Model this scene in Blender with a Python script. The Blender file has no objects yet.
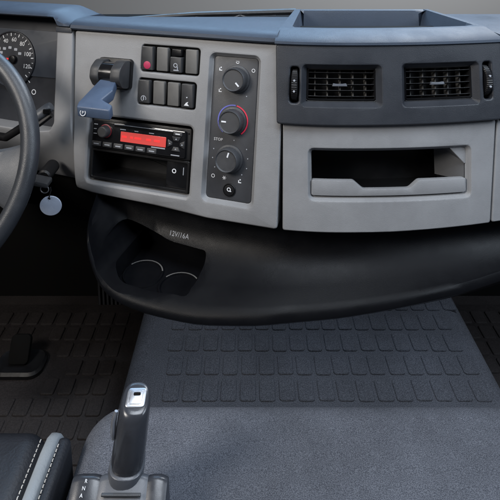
import bpy, bmesh, math, random
from mathutils import Vector, Matrix
from bisect import bisect_right
random.seed(7)
PI = math.pi
R = math.radians
scene = bpy.context.scene
COL = scene.collection

# ------------------------------------------------------------------ camera
CAM_Z = 1.20
cam = bpy.data.cameras.new('camera'); camo = bpy.data.objects.new('camera', cam); COL.objects.link(camo)
cam.sensor_width = 36; cam.lens = 36 * 520 / 500
cam.shift_y = -(250 - 11.7) / 500
camo.location = (0, 0, CAM_Z); camo.rotation_euler = (R(80), 0, 0)
cam.clip_start = .02; cam.clip_end = 60
scene.camera = camo

# ------------------------------------------------------------------ world, lamps, exposure
w = bpy.data.worlds.new('World'); scene.world = w; w.use_nodes = True
w.node_tree.nodes['Background'].inputs[0].default_value = (.55, .62, .75, 1)
w.node_tree.nodes['Background'].inputs[1].default_value = .04
def area(name, loc, target, sx, sy, power, color):
    l = bpy.data.lights.new(name, 'AREA'); l.shape = 'RECTANGLE'; l.size = sx; l.size_y = sy
    l.energy = power; l.color = color
    o = bpy.data.objects.new(name, l); COL.objects.link(o); o.location = loc
    o.rotation_euler = (Vector(target) - Vector(loc)).to_track_quat('-Z', 'Y').to_euler()
area('windscreen_light', (.1, 2.1, 2.0), (.1, .8, .8), 2.0, .9, 36, (.42, .68, 1))
area('driver_window_light', (-1.15, -.1, 1.75), (0, .9, .75), .5, .45, 22, (1, .94, .87))
area('passenger_window_light', (1.3, .2, 1.75), (.2, .85, .7), .8, .6, 18, (.76, .87, 1))
area('overhead_fill', (.1, .35, 2.1), (.15, .7, .4), .8, .5, 16, (.84, .91, 1))  # soft fill from above, its source unseen
area('backdrop_fill', (1.2, 2.3, 2.4), (.6, 3.2, .6), 1.6, .4, 88, (.98, .99, 1))  # added lamp above the view, brightens the backdrop
vs = scene.view_settings
vs.view_transform = 'Standard'; vs.look = 'None'; vs.exposure = -.02; vs.gamma = 1; vs.use_curve_mapping = False

# ------------------------------------------------------------------ materials
MATS = {}
def mat(name, col, rough=.5, grain=0, gscale=900, var=0, vscale=6, metal=0, spec=.5, emit=None, estr=0, bdist=.0006, coat=0, col2=None, cscale=400):
    m = bpy.data.materials.new(name); m.use_nodes = True; nt = m.node_tree
    b = nt.nodes['Principled BSDF']; L = nt.links
    b.inputs['Base Color'].default_value = (*col, 1); b.inputs['Roughness'].default_value = rough
    b.inputs['Metallic'].default_value = metal; b.inputs['Specular IOR Level'].default_value = spec
    b.inputs['Coat Weight'].default_value = coat
    if emit:
        b.inputs['Emission Color'].default_value = (*emit, 1); b.inputs['Emission Strength'].default_value = estr
    tc = nt.nodes.new('ShaderNodeNewGeometry')
    src = None
    if col2:
        n = nt.nodes.new('ShaderNodeTexNoise'); n.inputs['Scale'].default_value = cscale; n.inputs['Detail'].default_value = 3
        L.new(tc.outputs['Position'], n.inputs['Vector'])
        r = nt.nodes.new('ShaderNodeValToRGB'); r.color_ramp.elements[0].position = .38; r.color_ramp.elements[1].position = .64
        r.color_ramp.elements[0].color = (*col, 1); r.color_ramp.elements[1].color = (*col2, 1)
        L.new(n.outputs['Fac'], r.inputs['Fac']); src = r.outputs['Color']
    if var:
        n = nt.nodes.new('ShaderNodeTexNoise'); n.inputs['Scale'].default_value = vscale; n.inputs['Detail'].default_value = 6
        n.inputs['Roughness'].default_value = .65
        L.new(tc.outputs['Position'], n.inputs['Vector'])
        mr = nt.nodes.new('ShaderNodeMapRange'); mr.inputs['From Min'].default_value = .3; mr.inputs['From Max'].default_value = .7
        mr.inputs['To Min'].default_value = 1 - var; mr.inputs['To Max'].default_value = 1 + var
        L.new(n.outputs['Fac'], mr.inputs['Value'])
        mx = nt.nodes.new('ShaderNodeMix'); mx.data_type = 'RGBA'; mx.blend_type = 'MULTIPLY'; mx.inputs['Factor'].default_value = 1
        if src: L.new(src, mx.inputs['A'])
        else: mx.inputs['A'].default_value = (*col, 1)
        L.new(mr.outputs['Result'], mx.inputs['B']); src = mx.outputs['Result']
        m2 = nt.nodes.new('ShaderNodeMapRange'); m2.inputs['From Min'].default_value = .3; m2.inputs['From Max'].default_value = .7
        m2.inputs['To Min'].default_value = max(.03, rough - .12); m2.inputs['To Max'].default_value = min(1, rough + .12)
        L.new(n.outputs['Fac'], m2.inputs['Value']); L.new(m2.outputs['Result'], b.inputs['Roughness'])
    if src: L.new(src, b.inputs['Base Color'])
    if grain:
        n = nt.nodes.new('ShaderNodeTexNoise'); n.inputs['Scale'].default_value = gscale; n.inputs['Detail'].default_value = 2
        L.new(tc.outputs['Position'], n.inputs['Vector'])
        bp = nt.nodes.new('ShaderNodeBump'); bp.inputs['Strength'].default_value = grain; bp.inputs['Distance'].default_value = bdist
        L.new(n.outputs['Fac'], bp.inputs['Height']); L.new(bp.outputs['Normal'], b.inputs['Normal'])
    MATS[name] = m
    return m
mat('grey_plastic', (.228, .231, .24), .46, .5, 1150, .085, 14)
mat('bezel_plastic', (.22, .222, .23), .5, .35, 1300, .06, 9)
mat('dark_plastic', (.024, .027, .034), .47, .5, 1100, .10, 12)
mat('handle_plastic', (.060, .088, .145), .42, .4, 1100, .08, 30)
mat('shaded_grey', (.09, .092, .098), .5, .5, 1000, .08, 14)  # darker copy of the grey plastic, pocket shade put into its colour
mat('top_plastic', (.034, .046, .068), .48, .5, 1100, .14, 10, spec=.26)
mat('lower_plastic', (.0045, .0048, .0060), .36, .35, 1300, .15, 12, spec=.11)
mat('black_plastic', (.007, .007, .008), .42, .3, 900, .1, 20, spec=.35)
mat('gloss_black', (.008, .008, .009), .12, 0, 1, .1, 30, coat=.3)
mat('void_black', (.005, .005, .005), .8, spec=.1)
mat('switch_black', (.035, .036, .039), .45, .3, 1500, .08, 60)
mat('switch_grey', (.12, .118, .115), .5, .3, 1500, .08, 60)
mat('knob_plastic', (.045, .047, .052), .5, .25, 1500, .1, 60)
mat('face_plastic', (.04, .042, .048), .5, .4, 1300, .08, 20)
mat('mark_white', (.72, .74, .78), .5)
mat('mark_dim', (.34, .36, .40), .5)
mat('mark_red', (.62, .03, .07), .5, emit=(.8, .03, .08), estr=.12)
mat('mark_magenta', (.42, .03, .09), .5)
mat('ring_red', (.20, .02, .03), .4)
mat('mark_blue', (.14, .15, .50), .5)
mat('display_red', (.4, .05, .05), .35, emit=(1, .09, .06), estr=.32, coat=.5)
mat('needle_red', (.75, .03, .03), .5, emit=(1, .05, .05), estr=.35)
mat('cluster_plastic', (.022, .024, .030), .5, .2, 1300, .1, 20)
mat('cluster_panel', (.045, .052, .066), .45, 0, 1, .08, 20)
mat('silver', (.46, .48, .52), .38, 0, 1, .08, 40, metal=.85)
mat('wheel_leather', (.026, .029, .035), .40, .4, 900, .15, 14)
mat('spoke_plastic', (.058, .062, .070), .45, .4, 1200, .1, 14)
mat('tag_plastic', (.36, .41, .51), .4, .2, 300, .06, 60)
mat('lever_plastic', (.034, .037, .045), .27, .05, 1200, .12, 25)
mat('pod_plastic', (.085, .093, .110), .36, .15, 1300, .08, 20)
mat('seat_fabric', (.060, .066, .083), .92, 1, 700, .26, 5, spec=.2, bdist=.0016, col2=(.155, .167, .198), cscale=900)
mat('carpet', (.024, .026, .032), .95, 1, 620, .24, 6, spec=.15, bdist=.0012, col2=(.056, .059, .070), cscale=520)
mat('mat_rubber', (.016, .0135, .0135), .75, .8, 500, .22, 9, spec=.25, col2=(.026, .022, .022), cscale=300)
mat('leather_black', (.020, .022, .028), .42, .8, 330, .1, 9)
mat('leather_grey', (.27, .30, .33), .5, .7, 330, .08, 14)
mat('thread', (.55, .53, .50), .8)
mat('backdrop_grey', (.22, .22, .22), .9, 0, 1, .03, .8)
mat('wiper_rubber', (.014, .015, .017), .4, .2, 600, .1, 20)

# ------------------------------------------------------------------ dashboard surface
# s runs along the face of the dashboard (left to right, metres), t up its tilted face, n out of it.
TAU = R(12); OX, OY, OZ = .0546, .84, .8556
YK = [(-3, 17), (-.06, 17), (.09, 1.5), (.42, -13), (.70, -18), (3, -18)]
def lerp_tab(x, tab):
    for (a, va), (b, vb) in zip(tab, tab[1:]):
        if x <= b: return va + (vb - va) * max(0, min(1, (x - a) / (b - a)))
    return tab[-1][1]
def yaw(s): return R(lerp_tab(s, YK))
STEP = .002; S0 = -1.2; NS = 1201
PLX, PLY = [0.0], [0.0]
for i in range(1, NS):
    a0, a1 = yaw(S0 + (i - 1) * STEP), yaw(S0 + i * STEP)
    PLX.append(PLX[-1] + (math.cos(a0) + math.cos(a1)) / 2 * STEP)
    PLY.append(PLY[-1] - (math.sin(a0) + math.sin(a1)) / 2 * STEP)
I0 = 600
def plan(s):
    f = (s - S0) / STEP; i = max(0, min(NS - 2, int(f))); k = f - i
    return (PLX[i] + (PLX[i + 1] - PLX[i]) * k - PLX[I0] + OX, PLY[i] + (PLY[i + 1] - PLY[i]) * k - PLY[I0] + OY)
def MH(s, h, z):                                   # along, out, height
    x, y = plan(s); a = yaw(s)
    return Vector((x - math.sin(a) * h, y - math.cos(a) * h, z))
def M(p):                                          # on the tilted face
    s, t, n = p
    return MH(s, -t * math.sin(TAU) + n * math.cos(TAU), OZ + t * math.cos(TAU) + n * math.sin(TAU))
def shift(ds=0, dt=0, dn=0): return lambda p: M((p[0] + ds, p[1] + dt, p[2] + dn))
def ident(p): return Vector(p)

# ------------------------------------------------------------------ helpers
ORG = {}
def props(o, label=None, cat=None, group=None, kind=None):
    if label: o['label'] = label
    if cat: o['category'] = cat
    if group: o['group'] = group
    if kind: o['kind'] = kind
    return o
def thing(name, loc, label, cat, group=None):
    o = bpy.data.objects.new(name, None); COL.objects.link(o); o.location = loc; o.empty_display_size = .02
    ORG[o] = Vector(loc); return props(o, label, cat, group)
def link_mesh(name, me, m, parent, origin):
    o = bpy.data.objects.new(name, me); COL.objects.link(o)
    if not me.materials: me.materials.append(MATS[m])
    ORG[o] = Vector(origin)
    if parent is not None:
        o.parent = parent; o.location = Vector(origin) - ORG[parent]
    else: o.location = origin
    return o
def finish(name, bm, m, parent=None, f=ident, smooth=40, bevel=0, seg=2, cuts=None, tcuts=None, doubles=1e-6, weighted=False):
    """map a bmesh with f and link it as ONE object"""
    if doubles: bmesh.ops.remove_doubles(bm, verts=bm.verts, dist=doubles)
    if bevel:
        bmesh.ops.recalc_face_normals(bm, faces=bm.faces)
        es = [e for e in bm.edges if len(e.link_faces) == 2 and e.calc_face_angle(0) > R(28)]
        bmesh.ops.bevel(bm, geom=es, offset=bevel, segments=seg, profile=.5, affect='EDGES', clamp_overlap=True)
    if cuts:
        for c in cuts:
            bmesh.ops.bisect_plane(bm, geom=bm.verts[:] + bm.edges[:] + bm.faces[:], plane_co=(c, 0, 0), plane_no=(1, 0, 0), dist=1e-6)
    for c in tcuts or []:
        bmesh.ops.bisect_plane(bm, geom=bm.verts[:] + bm.edges[:] + bm.faces[:], plane_co=(0, c, 0), plane_no=(0, 1, 0), dist=1e-6)
    for v in bm.verts: v.co = f(v.co)
    bmesh.ops.recalc_face_normals(bm, faces=bm.faces)
    lo = Vector([min(v.co[i] for v in bm.verts) for i in range(3)]); hi = Vector([max(v.co[i] for v in bm.verts) for i in range(3)])
    c = (lo + hi) / 2
    if parent is None: c.z = lo.z
    for v in bm.verts: v.co -= c
    me = bpy.data.meshes.new(name); bm.to_mesh(me); bm.free()
    if smooth:
        for p in me.polygons: p.use_smooth = True
        me.set_sharp_from_angle(angle=R(smooth))
    o = link_mesh(name, me, m, parent, c)
    if weighted:
        wn = o.modifiers.new('weighted_normals', 'WEIGHTED_NORMAL'); wn.keep_sharp = True; wn.weight = 80
    return o
def rrect(x0, x1, y0, y1, r, k=5):
    pts = []
    for cx, cy, a in ((x1 - r, y1 - r, 0), (x0 + r, y1 - r, 90), (x0 + r, y0 + r, 180), (x1 - r, y0 + r, 270)):
        for i in range(k + 1):
            b = R(a + 90 * i / k); pts.append((cx + r * math.cos(b), cy + r * math.sin(b)))
    return pts
def circle(cx, cy, r, k=32, a0=0): return [(cx + r * math.cos(a0 + 2 * PI * i / k), cy + r * math.sin(a0 + 2 * PI * i / k)) for i in range(k)]
def rounded(poly, r, k=4):
    """round the corners of a polygon"""
    out = []; n = len(poly)
    for i in range(n):
        p0, p, p1 = Vector(poly[i - 1]), Vector(poly[i]), Vector(poly[(i + 1) % n])
        d0, d1 = (p0 - p), (p1 - p); rr = min(r, d0.length * .45, d1.length * .45)
        a, b = p + d0.normalized() * rr, p + d1.normalized() * rr
        for j in range(k + 1):
            u = j / k; q = a * (1 - u) ** 2 + p * 2 * u * (1 - u) + b * u * u
            out.append((q.x, q.y))
    return out
def area2(l): return sum(l[i - 1][0] * l[i][1] - l[i][0] * l[i - 1][1] for i in range(len(l)))
def off(loop, d):
    """offset outward by d"""
    n = len(loop); sg = 1 if area2(loop) > 0 else -1; out = []
    for i in range(n):
        p0, p, p1 = Vector(loop[i - 1]), Vector(loop[i]), Vector(loop[(i + 1) % n])
        e0, e1 = (p - p0), (p1 - p)
        n0 = Vector((e0.y, -e0.x)).normalized() * sg if e0.length > 1e-9 else None
        n1 = Vector((e1.y, -e1.x)).normalized() * sg if e1.length > 1e-9 else None
        n0 = n0 or n1; n1 = n1 or n0
        m = n0 + n1; m = m / max(.35, m.length_squared / 2) if m.length > 1e-6 else n0
        out.append((p.x + m.x * d, p.y + m.y * d))
    return out
def ring(bm, loop, n): return [bm.verts.new((x, y, n)) for x, y in loop]
def bridge(bm, a, b):
    k = len(a)
    for i in range(k):
        try: bm.faces.new((a[i], a[(i + 1) % k], b[(i + 1) % k], b[i]))
        except ValueError: pass
def loft(bm, loops, cap0=False, cap1=False):
    rs = [ring(bm, l, n) for l, n in loops]
    for a, b in zip(rs, rs[1:]): bridge(bm, a, b)
    if cap0: bm.faces.new(rs[0])
    if cap1: bm.faces.new(rs[-1])
    return rs
def slab(bm, loop, n0, n1, bev=.001, seg=2):
    ls = [(loop, n0), (loop, n1 - bev)]
    for i in range(1, seg + 1):
        a = PI / 2 * i / seg; ls.append((off(loop, -bev * (1 - math.cos(a))), n1 - bev + bev * math.sin(a)))
    loft(bm, ls, True, True)
def plate(bm, outline, holes, depth=.02, bev=.0015, hole_steps=None, n=0):
    """a panel with openings; the outline and the openings have rounded rims"""
    def rim(loop, sg, dep, bv):
        out = []
        for i in range(4):
            a = PI / 2 * i / 3
            out.append((off(loop, -sg * bv * (1 - math.sin(a))), n - bv * (1 - math.cos(a))))
        out.append((loop, n - dep)); return out
    edges = []
    rs = loft(bm, rim(outline, 1, depth, bev)); r0 = rs[0]
    edges += [bm.edges.get((r0[i - 1], r0[i])) for i in range(len(r0))]
    for i, h in enumerate(holes):
        steps = hole_steps[i] if hole_steps and hole_steps[i] else None
        if steps:                                  # explicit (outward offset, n)
            rs = loft(bm, [(off(h, o), n + d) for o, d in steps])
        else: rs = loft(bm, rim(h, -1, depth, bev))
        r0 = rs[0]
        edges += [bm.edges.get((r0[j - 1], r0[j])) for j in range(len(r0))]
    bmesh.ops.triangle_fill(bm, use_beauty=True, use_dissolve=False, edges=edges)
def frange(a, b, st):
    k = int(round((b - a) / st)); return [a + (b - a) * i / k for i in range(1, k)]
def box(bm, x0, x1, y0, y1, z0, z1):
    v = [bm.verts.new((x, y, z)) for z in (z0, z1) for x, y in ((x0, y0), (x1, y0), (x1, y1), (x0, y1))]
    for q in ((0, 3, 2, 1), (4, 5, 6, 7), (0, 1, 5, 4), (1, 2, 6, 5), (2, 3, 7, 6), (3, 0, 4, 7)): bm.faces.new([v[i] for i in q])
def sweep(bm, pts, rad, k=12, ell=None, caps=True):
    """tube along points; rad a number or list"""
    pts = [Vector(p) for p in pts]; n = len(pts); rs = []
    up = Vector((0, 0, 1))
    for i, p in enumerate(pts):
        d = (pts[min(n - 1, i + 1)] - pts[max(0, i - 1)]).normalized()
        x = d.cross(up)
        if x.length < 1e-3: x = d.cross(Vector((0, 1, 0)))
        x.normalize(); y = x.cross(d).normalized()
        r = rad[i] if isinstance(rad, (list, tuple)) else rad
        e = ell or 1
        rs.append([bm.verts.new(p + x * math.cos(2 * PI * j / k) * r + y * math.sin(2 * PI * j / k) * r * e) for j in range(k)])
    for a, b in zip(rs, rs[1:]): bridge(bm, a, b)
    if caps: bm.faces.new(rs[0]); bm.faces.new(rs[-1])
def text_geo(body, size, cx, cy, n, spacing=1.0, rot=0, thick=.0003):
    """flat lettering as a bmesh in (s,t,n)"""
    c = bpy.data.curves.new('lettering', 'FONT'); c.body = body; c.size = size; c.align_x = 'CENTER'; c.align_y = 'CENTER'; c.space_character = spacing
    c.resolution_u = 3
    o = bpy.data.objects.new('lettering', c); COL.objects.link(o)
    dg = bpy.context.evaluated_depsgraph_get(); me = o.evaluated_get(dg).to_mesh()
    bm = bmesh.new(); bm.from_mesh(me); o.evaluated_get(dg).to_mesh_clear()
    bpy.data.objects.remove(o); bpy.data.curves.remove(c)
    ca, sa = math.cos(rot), math.sin(rot)
    for v in bm.verts: v.co = (cx + v.co.x * ca - v.co.y * sa, cy + v.co.x * sa + v.co.y * ca, n)
    return bm
def new(): return bmesh.new()
def arc_strip(bm, cx, cy, r0, r1, a0, a1, n, th=.0004, k=24):
    out = [(cx + r1 * math.cos(R(a0 + (a1 - a0) * i / k)), cy + r1 * math.sin(R(a0 + (a1 - a0) * i / k))) for i in range(k + 1)]
    inn = [(cx + r0 * math.cos(R(a0 + (a1 - a0) * i / k)), cy + r0 * math.sin(R(a0 + (a1 - a0) * i / k))) for i in range(k + 1)]
    va = [bm.verts.new((x, y, n + th)) for x, y in out]; vb = [bm.verts.new((x, y, n + th)) for x, y in inn]
    for i in range(k): bm.faces.new((va[i], va[i + 1], vb[i + 1], vb[i]))
def cut(obj, cutter, bevel=0):
    """boolean difference, result baked into obj's mesh; cutter removed"""
    md = obj.modifiers.new('cut', 'BOOLEAN'); md.object = cutter; md.operation = 'DIFFERENCE'; md.solver = 'EXACT'
    if bevel:
        b = obj.modifiers.new('bevel', 'BEVEL'); b.width = bevel; b.segments = 3; b.limit_method = 'ANGLE'; b.angle_limit = R(40)
    bpy.context.view_layer.update()
    dg = bpy.context.evaluated_depsgraph_get(); me = bpy.data.meshes.new_from_object(obj.evaluated_get(dg))
    obj.modifiers.clear(); obj.data = me
    for p in me.polygons: p.use_smooth = True
    me.set_sharp_from_angle(angle=R(35))
    bpy.data.objects.remove(cutter)

# ================================================================== THE SETTING
b = new(); box(b, -4, 4, 3.2, 3.3, -1.5, 1.25)
props(finish('backdrop', b, 'backdrop_grey', smooth=0), 'plain grey backdrop beyond the dashboard', kind='structure')
b = new(); box(b, -1.2, 1.3, .0, 1.45, .0, .04)
floor = props(finish('floor', b, 'mat_rubber', smooth=0), 'dark cab floor below the dashboard', kind='structure')
b = new(); box(b, -1.2, 1.3, 1.45, 1.49, .0, .93)
props(finish('firewall', b, 'void_black', smooth=0), 'dark bulkhead behind the footwell', kind='structure')

# carpeted engine tunnel, its edges rolled over
TX0, TX1, TZ = -.272, .535, .25
b = new()
prof = []
for (x, z, sg) in ((TX0, TZ, -1), (TX1, TZ, 1)):
    arc = [(x - sg * .05 + sg * .05 * math.sin(PI / 2 * i / 8), z - .05 + .05 * math.cos(PI / 2 * i / 8)) for i in range(9)]
    prof += ([(x - .03, .041)] + arc[::-1]) if sg < 0 else (arc + [(x + .03, .041)])
ys = [.30 + i * .05 for i in range(24)]
rows = [[b.verts.new((x, y, z)) for x, z in prof] for y in ys]
for r0, r1 in zip(rows, rows[1:]):
    for i in range(len(prof) - 1): b.faces.new((r0[i], r0[i + 1], r1[i + 1], r1[i]))
tunnel = props(finish('engine_tunnel', b, 'carpet', smooth=50), 'carpeted engine tunnel with rows of raised rectangles under the dashboard', kind='structure')
def tile_mesh(name, wx, wy, hgt, m):
    b = new(); l = rrect(-wx / 2, wx / 2, -wy / 2, wy / 2, .0065, 3)
    loft(b, [(l, -.001), (off(l, -.0008), hgt * .45), (off(l, -.0018), hgt * .85), (off(l, -.0034), hgt)], False, True)
    bmesh.ops.recalc_face_normals(b, faces=b.faces)
    me = bpy.data.meshes.new(name); b.to_mesh(me); b.free(); me.materials.append(MATS[m])
    for p in me.polygons: p.use_smooth = True
    me.set_sharp_from_angle(angle=R(12))
    return me
tm = tile_mesh('carpet_block', .0335, .052, .0024, 'carpet')
for j in range(5):
    y = .9155 + j * .0615
    for i in range(18):
        x = -.165 + i * .0395 + (j % 2) * .004 - (j - 1) * .004
        if x > .500: continue
        link_mesh('carpet_block', tm, 'carpet', tunnel, (x + random.uniform(-.0015, .0015), y + random.uniform(-.001, .001), TZ))
# floor mats left and right
def floor_mat(name, x0, x1, y0, y1, z, label, group, px, py, skip=None):
    b = new(); l = rrect(x0, x1, y0, y1, .03, 5); slab(b, l, .0405, z, .003)
    o = props(finish(name, b, 'mat_rubber', smooth=40), label, 'floor mat', group)
    tmr = tile_mesh('mat_block', px - .007, py - .008, .004, 'mat_rubber')
    nx = int((x1 - x0 - .03) / px); ny = int((y1 - y0 - .03) / py)
    for j in range(ny):
        for i in range(nx):
            x = x0 + .02 + px * (i + .5); y = y0 + .02 + py * (j + .5)
            if skip and skip(x, y): continue
            link_mesh('mat_block', tmr, 'mat_rubber', o, (x, y, z))
    return o
floor_mat('floor_mat', -.80, -.30, .90, 1.40, .052, 'dark brown rubber mat with raised blocks in the driver footwell', 'rubber floor mats', .043, .056,
          lambda x, y: (x + .60) ** 2 + (y - 1.18) ** 2 < .105 ** 2)
floor_mat('floor_mat', .585, 1.0, .85, 1.40, .052, 'black rubber mat with raised blocks right of the carpeted tunnel', 'rubber floor mats', .043, .056)

# ================================================================== THE DASHBOARD
dash = thing('dashboard', MH(0, -.1, .56), 'grey and black truck dashboard with rounded lower edge', 'dashboard')
# --- grey console panel facing the driver
RAD = rrect(-.3735, -.1635, -.1455, -.0225, .007)
CTL = rrect(-.1325, -.0485, -.1430, .1095, .007)
SWU = rrect(-.2730, -.1570, .0700, .1200, .006)
SWL = rrect(-.2755, -.1600, .0090, .0580, .006)
out = rounded([(-.4195, .1365), (-.4015, -.1675), (-.236, -.1715), (-.128, -.1765), (-.0015, -.1765), (-.0015, .1365)][::-1], .006)
b = new()
soft = lambda d, w: [(w, 0), (w * .65, -.0006), (w * .3, -.0025), (0, -d * .5), (-.0008, -d)]
plate(b, out, [RAD, CTL, SWU, SWL], .075, .003,
      [soft(.030, .007), [(.0085, 0), (.006, -.0005), (.0015, -.008), (0, -.0095), (0, -.0125)], [(.002, 0), (.0008, -.0008), (0, -.003), (0, -.02)], [(.002, 0), (.0008, -.0008), (0, -.003), (0, -.02)]])
def roll(p):                                         # lower left edge of the console rolls under
    s, t, n = p; fa = max(0, min(1, (-.12 - s) / .10)); fl = max(0, min(1, (-.355 - s) / .045))
    return M((s, t, n - 9 * fa * max(0, -.150 - t) ** 2 - 1.3 * fl * max(0, -.075 - t) ** 2))
console = finish('console_panel', b, 'grey_plastic', dash, roll, 38, cuts=frange(-.42, -.12, .015), tcuts=[-.075 - .0085 * i for i in range(12)], weighted=True)
# --- grey pocket panel and the panel after the seam
POC = rounded([(.0475, -.0385), (.322, -.0385), (.318, -.1215), (.0500, -.1215)], .008)
b = new()
out = rounded([(.0012, .004), (.0068, -.1765), (.180, -.1752), (.353, -.1705), (.3735, .004)], .004)
plate(b, out, [POC], .03, .0022, [[(.005, 0), (.0032, -.0006), (.001, -.0035), (0, -.007), (-.003, -.011)]])
finish('pocket_panel', b, 'grey_plastic', dash, M, 30, weighted=True, cuts=frange(0, .38, .015))
b = new()
plate(b, rounded([(.3765, .004), (.356, -.170), (.62, -.165), (.62, .004)], .004), [], .03, .0022)
finish('side_panel', b, 'grey_plastic', dash, M, 30, weighted=True, cuts=frange(.36, .62, .02))
# pocket: dark inner box, grey front lip with a notch, grey slanted end wall
b = new(); inner = rounded([(.0505, -.0415), (.3185, -.0415), (.315, -.1185), (.0530, -.1185)], .006)
loft(b, [(inner, -.0105), (off(inner, -.004), -.10)], False, True)
pocket = finish('storage_pocket', b, 'black_plastic', dash, M, 30, cuts=frange(.05, .32, .02))
b = new(); slab(b, rounded([(.0515, -.1165), (.3145, -.1165), (.3155, -.0925), (.2325, -.0915), (.2160, -.1050), (.1380, -.1050), (.1215, -.0905), (.0515, -.0905)], .004), -.016, -.005, .0015)
finish('pocket_lip', b, 'grey_plastic', pocket, M, 35, cuts=frange(.05, .32, .02))
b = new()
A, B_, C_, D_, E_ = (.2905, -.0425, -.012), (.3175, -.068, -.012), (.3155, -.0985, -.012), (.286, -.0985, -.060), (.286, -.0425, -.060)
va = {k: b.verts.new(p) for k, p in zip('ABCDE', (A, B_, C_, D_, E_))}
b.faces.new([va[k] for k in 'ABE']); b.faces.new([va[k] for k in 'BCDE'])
finish('pocket_end_wall', b, 'shaded_grey', pocket, M, 0)  # same plastic as the panel, coloured as if in shade
b = new(); slab(b, [(.2890, -.0395), (.3205, -.0395), (.3192, -.0695), (.3160, -.0690)], -.013, -.0095, .001); finish('corner_gusset', b, 'grey_plastic', pocket, M, 0)
# --- dark vent panel, proud of the grey
VN = .012
V1 = rrect(.0340, .1650, .0365, .1040, .006); V2 = rrect(.2030, .3365, .0365, .1055, .006)
T1 = rrect(.0120, .0275, .0395, .1010, .005); T2 = rrect(.3460, .3620, .0420, .1060, .005)
b = new()
out = rounded([(-.0080, .0035), (.3760, .0055), (.3835, .1400), (-.0150, .1370)], .005)
vs_ = [(.0035, 0), (.002, -.0006), (.0005, -.003), (-.0035, -.0095), (-.006, -.013)]
plate(b, out, [V1, V2, T1, T2], .04, .003, [vs_, vs_, None, None], VN)
finish('vent_panel', b, 'dark_plastic', dash, M, 32, weighted=True, cuts=frange(-.01, .38, .015))
b = new()
plate(b, rounded([(.3785, .0055), (.62, .008), (.62, .143), (.3860, .1400)], .004), [], .04, .003, None, VN)
finish('side_vent_panel', b, 'dark_plastic', dash, M, 32, weighted=True, cuts=frange(.38, .62, .02))
for T in (T1, T2):
    b = new(); loft(b, [(off(T, .0005), VN - .02), (off(T, .0005), VN - .03)], True, True); finish('wheel_slot', b, 'void_black', dash, M, 0)

# --- top covers
def strip(bm, s_list, prof_fn, close=False):
    rows = [[bm.verts.new(MH(s, h, z)) for h, z in prof_fn(s)] for s in s_list]
    for a, c in zip(rows, rows[1:]):
        k = len(a)
        for i in range(k if close else k - 1): bm.faces.new((a[i], a[(i + 1) % k], c[(i + 1) % k], c[i]))
    if close: bm.faces.new(rows[0]); bm.faces.new(rows[-1])
    return rows
def h_at_y(s, Y):
    x, y = plan(s); return -(Y - y) / math.cos(yaw(s))
def rounded_profile(pts, r, k=4):
    return rounded(pts, r, k)
def top_prof(s):
    hb = h_at_y(s, 1.062)
    p = [(-.055, .975), (-.036, .9915), (-.0235, .9915), (-.0195, .9955), (-.0215, 1.0015), (-.027, 1.0055), (-.036, 1.0085), (-.05, 1.0095),
         (hb * .5 - .03, 1.008), (hb + .012, 1.004), (hb, .998), (hb - .004, .985), (hb - .004, .95), (-.055, .95)]
    return p
b = new(); strip(b, [-.424 + .0171 * i for i in range(25)] , top_prof, True)
finish('top_cover', b, 'top_plastic', dash, ident, 30)
# raised tray block over the vents
TRX0, TRX1 = -.0165, .3845
ZT = 1.012
def MT(p):                                          # p = (s, inward, n): inward measured from the housing front
    return MH(p[0], .012 - .032 - p[1], ZT + p[2])
b = new()
hf = h_at_y
def block_prof(s):
    hb = h_at_y(s, 1.115)
    return [(-.05, .97), (-.028, .9915), (-.0165, .9915), (-.0135, .9945), (-.0150, .9985), (-.022, 1.0025), (-.04, 1.0065), (-.062, 1.0105), (-.072, 1.0115), (-.078, 1.0105), (-.080, 1.006), (-.083, .972),
            (hb + .026, .968), (hb + .018, 1.002), (hb + .014, 1.0085), (hb + .005, 1.0095), (hb - .002, 1.006), (hb - .004, .985), (hb - .004, .93), (-.05, .93)]
def end_prof(s):                                     # the tray's side walls
    p = block_prof(s); q = list(p)
    q[10] = (p[10][0] - .004, 1.0110); q[11] = (p[11][0] - .02, 1.0110); q[12] = (p[12][0] - .02, 1.0100); q[13] = (p[13][0], 1.0100)
    return q
ss = [(-.0163, 0), (-.010, 0), (.004, 0), (.008, 0), (.022, 1)] + [(.022 + .0173 * i, 1) for i in range(1, 19)] + [(.352, 1), (.372, 0), (.378, 0), (.384, 0)]
rows = []
for s, k in ss: rows.append([b.verts.new(MH(s, h, z)) for h, z in (block_prof(s) if k else end_prof(s))])
for a, c in zip(rows, rows[1:]):
    for i in range(len(a)): b.faces.new((a[i], a[(i + 1) % len(a)], c[(i + 1) % len(a)], c[i]))
b.faces.new(rows[0]); b.faces.new(rows[-1])
finish('tray_block', b, 'top_plastic', dash, ident, 30)
b = new()
def side_top(s):
    hb = h_at_y(s, 1.10)
    return [(-.055, .975), (-.030, .9935), (-.0165, .9935), (-.0135, .9965), (-.0155, 1.000), (-.027, 1.0040), (-.05, 1.0055), (hb + .012, 1.003), (hb, .998), (hb - .004, .96), (-.055, .95)]
strip(b, [.388 + .0155 * i for i in range(16)], side_top, True)
finish('side_top_cover', b, 'top_plastic', dash, ident, 30)
# dark carcass filling the dashboard behind the panels, so that seams read black
b = new()
def carcass(s): 
    hb = h_at_y(s, 1.05)
    return [(-.062, .985), (-.048, .93), (-.062, .86), (-.05, .72), (-.015, .66), (hb + .05, .66), (hb, .80), (hb, .985)]
strip(b, [-.42 + .03 * i for i in range(35)], lambda s: [(h - .070 if i < 5 else min(h, -.135), z) for i, (h, z) in enumerate(carcass(s))], True)
finish('carcass', b, 'void_black', dash, ident, 0)

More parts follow.
